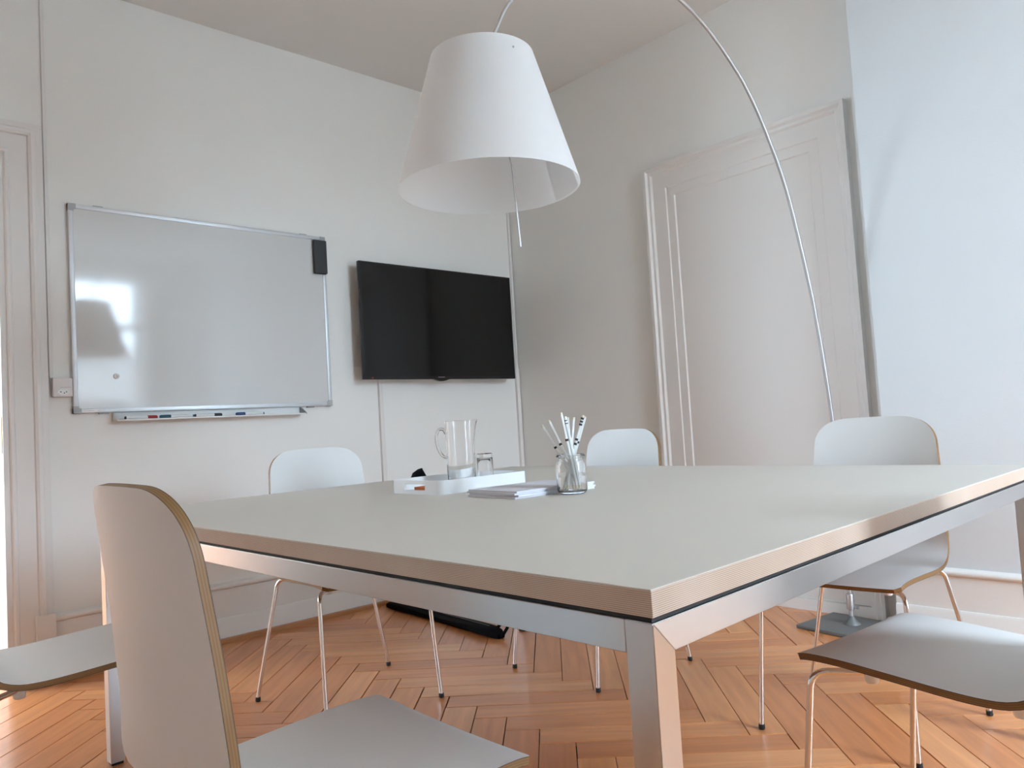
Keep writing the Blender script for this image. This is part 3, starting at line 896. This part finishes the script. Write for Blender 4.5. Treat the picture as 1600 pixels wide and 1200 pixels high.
# ------------------------------------------------------------------ black bag on the floor
bgx = thing('carrying_bag', 'long flat black carrying bag lying on the parquet under the table', 'bag', (.56, -1.145, 0), math.radians(-3))
bm = bmesh.new(); rings = []
NB = 28
for i in range(NB + 1):
    q = i / NB; x = -.49 + .98 * q
    end = min(1, min(q, 1 - q) / .07) ** .5
    hw = (.046 + .005 * math.sin(5 * q + 1)) * (.45 + .55 * end); hh = (.036 + .004 * math.sin(9 * q)) * (.45 + .55 * end)
    yy = .006 * math.sin(4 * q)
    ring = []
    for k in range(16):
        a = 2 * PI * k / 16; ca, sa_ = math.cos(a), math.sin(a)
        ring.append(bm.verts.new((x, yy + hw * math.copysign(abs(ca) ** .65, ca), hh / 2 + hh / 2 * math.copysign(abs(sa_) ** .6, sa_))))
    rings.append(ring)
for a, b in zip(rings, rings[1:]):
    for k in range(16):
        bm.faces.new((a[k], a[(k + 1) % 16], b[(k + 1) % 16], b[k]))
bm.faces.new(rings[0][::-1]); bm.faces.new(rings[-1])
obj('body', bm, 'bag', bgx, SM)
bm = bmesh.new(); tube(bm, catmull([(-.46, 0, .030), (-.485, .01, .05), (-.47, .03, .060), (-.43, .03, .032)], 6), .006, 8); obj('end_strap', bm, 'bag', bgx, SM)
bm = bmesh.new(); tube(bm, catmull([(.43, .02, .03), (.45, .04, .055), (.50, .03, .055), (.51, .0, .03), (.505, -.02, .008)], 6), .007, 8); obj('end_strap', bm, 'bag', bgx, SM)
obj('zip', box((-.40, -.003, .034), (.40, .003, .0405)), 'dark', bgx)

# ------------------------------------------------------------------ things on the table (top at z = .745)
ZTOP = .745
tr = thing('serving_tray', 'white rectangular serving tray with a slotted end handle', 'tray', (1.706, -1.872, ZTOP), math.radians(1))
a, b, hgt, th, rad = .130, .181, .042, .006, .028
def rounded(hx, hy_, r, n=6):
    out = []
    for cx, cy, s0 in ((hx - r, hy_ - r, 0), (-hx + r, hy_ - r, 1), (-hx + r, -hy_ + r, 2), (hx - r, -hy_ + r, 3)):
        for i in range(n + 1):
            an = (s0 + i / n) * PI / 2
            out.append((cx + r * math.cos(an), cy + r * math.sin(an)))
    return out
def tray_wall():
    """rounded wall with a rectangular hand slot through both short ends"""
    bm = bmesh.new()
    def loop(hx, hy_, r):
        p = rounded(hx, hy_, r, 8)
        return p
    ou, inn = loop(a, b, rad), loop(a - th, b - th, rad - th)
    # insert slot columns on the two short ends (y = +-b)
    def with_slot(p, hy_):
        out = []
        for i, q in enumerate(p):
            out.append(q)
            nx = p[(i + 1) % len(p)]
            if abs(abs(q[1]) - hy_) < 1e-6 and abs(q[1] - nx[1]) < 1e-6 and abs(q[0] - nx[0]) > .1:
                s = 1 if nx[0] > q[0] else -1
                out += [(-.052 * s, q[1]), (.052 * s, q[1])]
        return out
    ou, inn = with_slot(ou, b), with_slot(inn, b - th)
    n = len(ou)
    lv = [0, .012, .030, hgt]
    O = [[bm.verts.new((x, y, z)) for x, y in ou] for z in lv]; I = [[bm.verts.new((x, y, z)) for x, y in inn] for z in lv]
    for k in range(n):
        k2 = (k + 1) % n
        slot = abs(ou[k][0]) < .0521 and abs(ou[k2][0]) < .0521 and abs(ou[k][1]) > b - 1e-5
        for l in range(3):
            if slot and l == 1:
                continue
            bm.faces.new((O[l][k], O[l][k2], O[l + 1][k2], O[l + 1][k])); bm.faces.new((I[l][k2], I[l][k], I[l + 1][k], I[l + 1][k2]))
        bm.faces.new((O[3][k], O[3][k2], I[3][k2], I[3][k])); bm.faces.new((O[0][k2], O[0][k], I[0][k], I[0][k2]))
        if slot:
            bm.faces.new((O[1][k], O[1][k2], I[1][k2], I[1][k])); bm.faces.new((O[2][k2], O[2][k], I[2][k], I[2][k2]))
            bm.faces.new((O[1][k], I[1][k], I[2][k], O[2][k])); bm.faces.new((O[1][k2], O[2][k2], I[2][k2], I[1][k2]))
    return bm
obj('rim', tray_wall(), 'tray', tr, SM)
bm = bmesh.new()
pp = rounded(a - th + .0005, b - th + .0005, rad - th, 6)
r0 = [bm.verts.new((x, y, 0.0005)) for x, y in pp]; r1 = [bm.verts.new((x, y, .005)) for x, y in pp]
for k in range(len(pp)):
    bm.faces.new((r0[k], r0[(k + 1) % len(pp)], r1[(k + 1) % len(pp)], r1[k]))
bm.faces.new(r0[::-1]); bm.faces.new(r1)
obj('bottom', bm, 'tray', tr)
TZ = ZTOP + .0056
t = thing('orange_card_pack', 'orange pack of cards lying inside the white tray', 'card pack', (1.706, -1.968, TZ), math.radians(4))
obj('stack', cham((-.055, -.045, 0), (.055, .045, .012), .001, 1), 'orange', t)
obj('band', box((-.0555, .008, .0), (.0555, .026, .0124)), 'paper', t)
# jug
jx, jy = 1.698, -1.858
jug = thing('glass_jug', 'clear glass water jug with handle in the white tray', 'jug', (jx, jy, TZ), math.radians(43))
bm = bmesh.new()
n = 48
outer = [(.0, 0), (.040, 0), (.0435, .004), (.0455, .02), (.0465, .08), (.0470, .15), (.0478, .195), (.0488, .212)]
inner = [(.0462, .2115), (.0450, .195), (.0443, .15), (.0438, .08), (.0425, .02), (.039, .012), (0, .011)]
rings = []
for r, z in outer + inner:
    if r == 0:
        rings.append([bm.verts.new((0, 0, z))]); continue
    rg = []
    for k in range(n):
        an = 2 * PI * k / n
        d = (an + PI) % (2 * PI) - PI
        sp = math.exp(-(d / .28) ** 2) * .012 * smooth01((z - .16) / .055)
        rg.append(bm.verts.new(((r + sp) * math.cos(an), (r + sp) * math.sin(an), z + sp * .12)))
    rings.append(rg)
for p, q in zip(rings, rings[1:]):
    for k in range(n):
        k2 = (k + 1) % n
        if len(p) == 1: bm.faces.new((p[0], q[k2], q[k]))
        elif len(q) == 1: bm.faces.new((p[k], p[k2], q[0]))
        else: bm.faces.new((p[k], p[k2], q[k2], q[k]))
obj('body', bm, 'glass', jug, SM)
bm = bmesh.new()
tube(bm, catmull([(-.0445, 0, .172), (-.052, 0, .184), (-.066, 0, .186), (-.076, 0, .170), (-.077, 0, .145), (-.070, 0, .118), (-.058, 0, .100), (-.0445, 0, .094)], 6), [.0052] * 43, 12)
obj('handle', bm, 'glass', jug, SM)
# drinking glass, upside down
t = thing('drinking_glass', 'small clear drinking glass beside the jug in the tray', 'glass', (1.722, -1.778, TZ))
bm = bmesh.new()
lathe(bm, [(.0255, 0), (.0270, .001), (.0268, .04), (.0264, .083), (.0256, .098), (.022, .101), (0, .101), ], 36)
lathe(bm, [(0, .086), (.0215, .086), (.0238, .082), (.0246, .04), (.0252, .001), (.0255, 0)], 36)
bmesh.ops.remove_doubles(bm, verts=bm.verts[:], dist=1e-5)
obj('tumbler', bm, 'glass', t, SM)
# black pouch and grey plug behind the tray
t = thing('black_pouch', 'small black rounded pouch on the table behind the white tray', 'pouch', (1.437, -1.842, ZTOP), math.radians(42))
bm = bmesh.new(); rings = []
for i in range(9):
    q = -1 + 2 * i / 8; w = math.sqrt(max(.05, 1 - q * q * .8))
    pts = [(-.033, 0), (-.032, .026), (-.023, .046), (-.004, .058), (.011, .062), (.014, .055), (.027, .030), (.031, .012), (.032, 0)]
    rings.append([bm.verts.new((x * w, q * .020, z * (.55 + .45 * w))) for x, z in pts])
for p, q in zip(rings, rings[1:]):
    for k in range(9):
        bm.faces.new((p[k], p[(k + 1) % 9], q[(k + 1) % 9], q[k]))
bm.faces.new(rings[0]); bm.faces.new(rings[-1][::-1])
obj('body', bm, 'bag', t, SM)
obj('flap', cham((-.012, -.0212, .014), (.013, -.0165, .030), .001, 1), 'dark', t)
t = thing('cable_plug', 'tiny grey cable plug next to the black pouch', 'plug', (1.480, -1.775, ZTOP), math.radians(42))
obj('shell', cham((-.007, -.005, 0), (.007, .005, .030), .0015, 1), 'alu', t)
obj('grip', cham((-.009, -.007, 0), (.009, .007, .016), .002), 'capgrey', t, SM)
# notepads
pads = [(2.076, -1.909, -3.2), (2.079, -1.906, -1.6), (2.074, -1.911, -2.6), (2.077, -1.908, -2.0)]
names = ['lowest', 'second from the bottom', 'third from the bottom', 'topmost']
for i, (x, y, rz) in enumerate(pads):
    t = thing('notepad', 'white notepad, %s of the stack beside the pencil jar' % names[i], 'notepad', (x, y, ZTOP + i * .0050), math.radians(rz), group='stack of notepads')
    obj('sheets', box((-.104, -.1455, 0.0006), (.104, .1455, .0044)), 'paper', t)
    obj('cover', box((-.1043, -.1458, .0044), (.1043, .1458, .0049)), 'padcover', t)
    obj('backing', box((-.1043, -.1458, 0), (.1043, .1458, .0006)), 'padcover', t)
    obj('glue_edge', box((-.1046, -.1466, .0), (.1046, -.1458, .0049)), 'padcover', t)
# pencil jar
jc = Vector((2.229, -1.903, ZTOP))
jar = thing('pencil_jar', 'small clear glass jar holding white pencils', 'jar', jc)
bm = bmesh.new()
lathe(bm, [(0, 0.001), (.030, 0), (.036, .003), (.0405, .010), (.0410, .05), (.0405, .078), (.037, .088), (.0345, .092), (.0345, .096), (.0375, .0975), (.038, .103), (.036, .106),
           (.0335, .1055), (.0325, .100), (.032, .090), (.0345, .084), (.038, .076), (.0385, .05), (.038, .012), (.033, .007), (0, .0065)], 48)
obj('body', bm, 'glass', jar, SM)
bm = bmesh.new()
tor = []
for k in range(40):
    an = 2 * PI * k / 40
    tor.append([bm.verts.new(((.0378 + .0018 * math.cos(q)) * math.cos(an), (.0378 + .0018 * math.cos(q)) * math.sin(an), .1005 + .0022 * math.sin(q))) for q in [2 * PI * i / 8 for i in range(8)]])
for k in range(40):
    for i in range(8):
        bm.faces.new((tor[k][i], tor[(k + 1) % 40][i], tor[(k + 1) % 40][(i + 1) % 8], tor[k][(i + 1) % 8]))
obj('thread_ring', bm, 'glass', jar, SM)
RV = Vector((.672, .740, 0)); FV = Vector((-.740, .672, 0))    # jar-local axes across and away
# (base across, base away, tip across, tip away, tip height, lead)
PEN = [(.0210, .0076, -.071, .0103, .188, 'band'), (.0260, -.0119, -.050, .0438, .199, 'band'), (.0120, -.0225, -.020, -.0229, .218, 'band'), (.0200, -.0183, -.009, -.0215, .207, 'tip'),
       (.0041, .0253, .001, .0283, .205, 'plain'), (-.0140, -.0171, .015, -.0065, .204, 'plain'), (-.0260, -.0019, .041, -.0058, .208, 'print'), (-.0200, .0165, .048, .0181, .204, 'band')]
PLAB = ['white pencil with a dark band leaning furthest out towards the tray', 'thick-looking white pencil with a dark band beside the outermost leaning one',
        'tallest white pencil in the jar, with a dark band', 'white pencil with a dark printed tip in the middle of the jar', 'plain white pencil standing nearly upright in the jar',
        'plain white pencil leaning slightly away from the tray', 'white pencil with dark print near its top in the jar', 'white pencil with a dark band leaning over the notepads']
for (bu, bf, tu, tf, tz, kind), lb in zip(PEN, PLAB):
    p0 = jc + RV * bu + FV * bf + Vector((0, 0, .0115)); p1 = jc + RV * tu + FV * tf + Vector((0, 0, tz))
    d = (p1 - p0); L = d.length; d.normalize()
    t = thing('pencil', lb, 'pencil', p0, 0, 'white pencils in the jar')
    t.rotation_mode = 'QUATERNION'; t.rotation_quaternion = Vector((0, 0, 1)).rotation_difference(d)
    rr = .0039 if tu < -.06 else .0042
    bm = bmesh.new(); tube(bm, [(0, 0, .014), (0, 0, L - .006)], rr, 6); obj('barrel', bm, 'pencil', t)
    bm = bmesh.new(); tube(bm, [(0, 0, .014), (0, 0, .003)], [rr * .95, .0010], 8); obj('sharpened_tip', bm, 'eraser', t, SM)
    bm = bmesh.new(); tube(bm, [(0, 0, .003), (0, 0, 0)], [.0010, .0003], 6); obj('lead', bm, 'dark', t, SM)
    bm = bmesh.new(); tube(bm, [(0, 0, L - .006), (0, 0, L)], [rr * .98, rr * .8], 8); obj('end', bm, 'eraser' if kind != 'tip' else 'pencil', t, SM)
    if kind == 'band':
        bm = bmesh.new(); tube(bm, [(0, 0, L * .63), (0, 0, L * .63 + .006)], rr * 1.04, 6); obj('dark_band', bm, 'dark', t)
    if kind == 'print':
        for q in (.60, .66, .86, .90, .94):
            bm = bmesh.new(); tube(bm, [(0, 0, L * q), (0, 0, L * q + .006)], rr * 1.04, 6); obj('dark_band', bm, 'dark', t)
    if kind == 'tip':
        for q in (.90, .94):
            bm = bmesh.new(); tube(bm, [(0, 0, L * q), (0, 0, L * q + .0025)], rr * 1.04, 6); obj('dark_band', bm, 'dark', t)
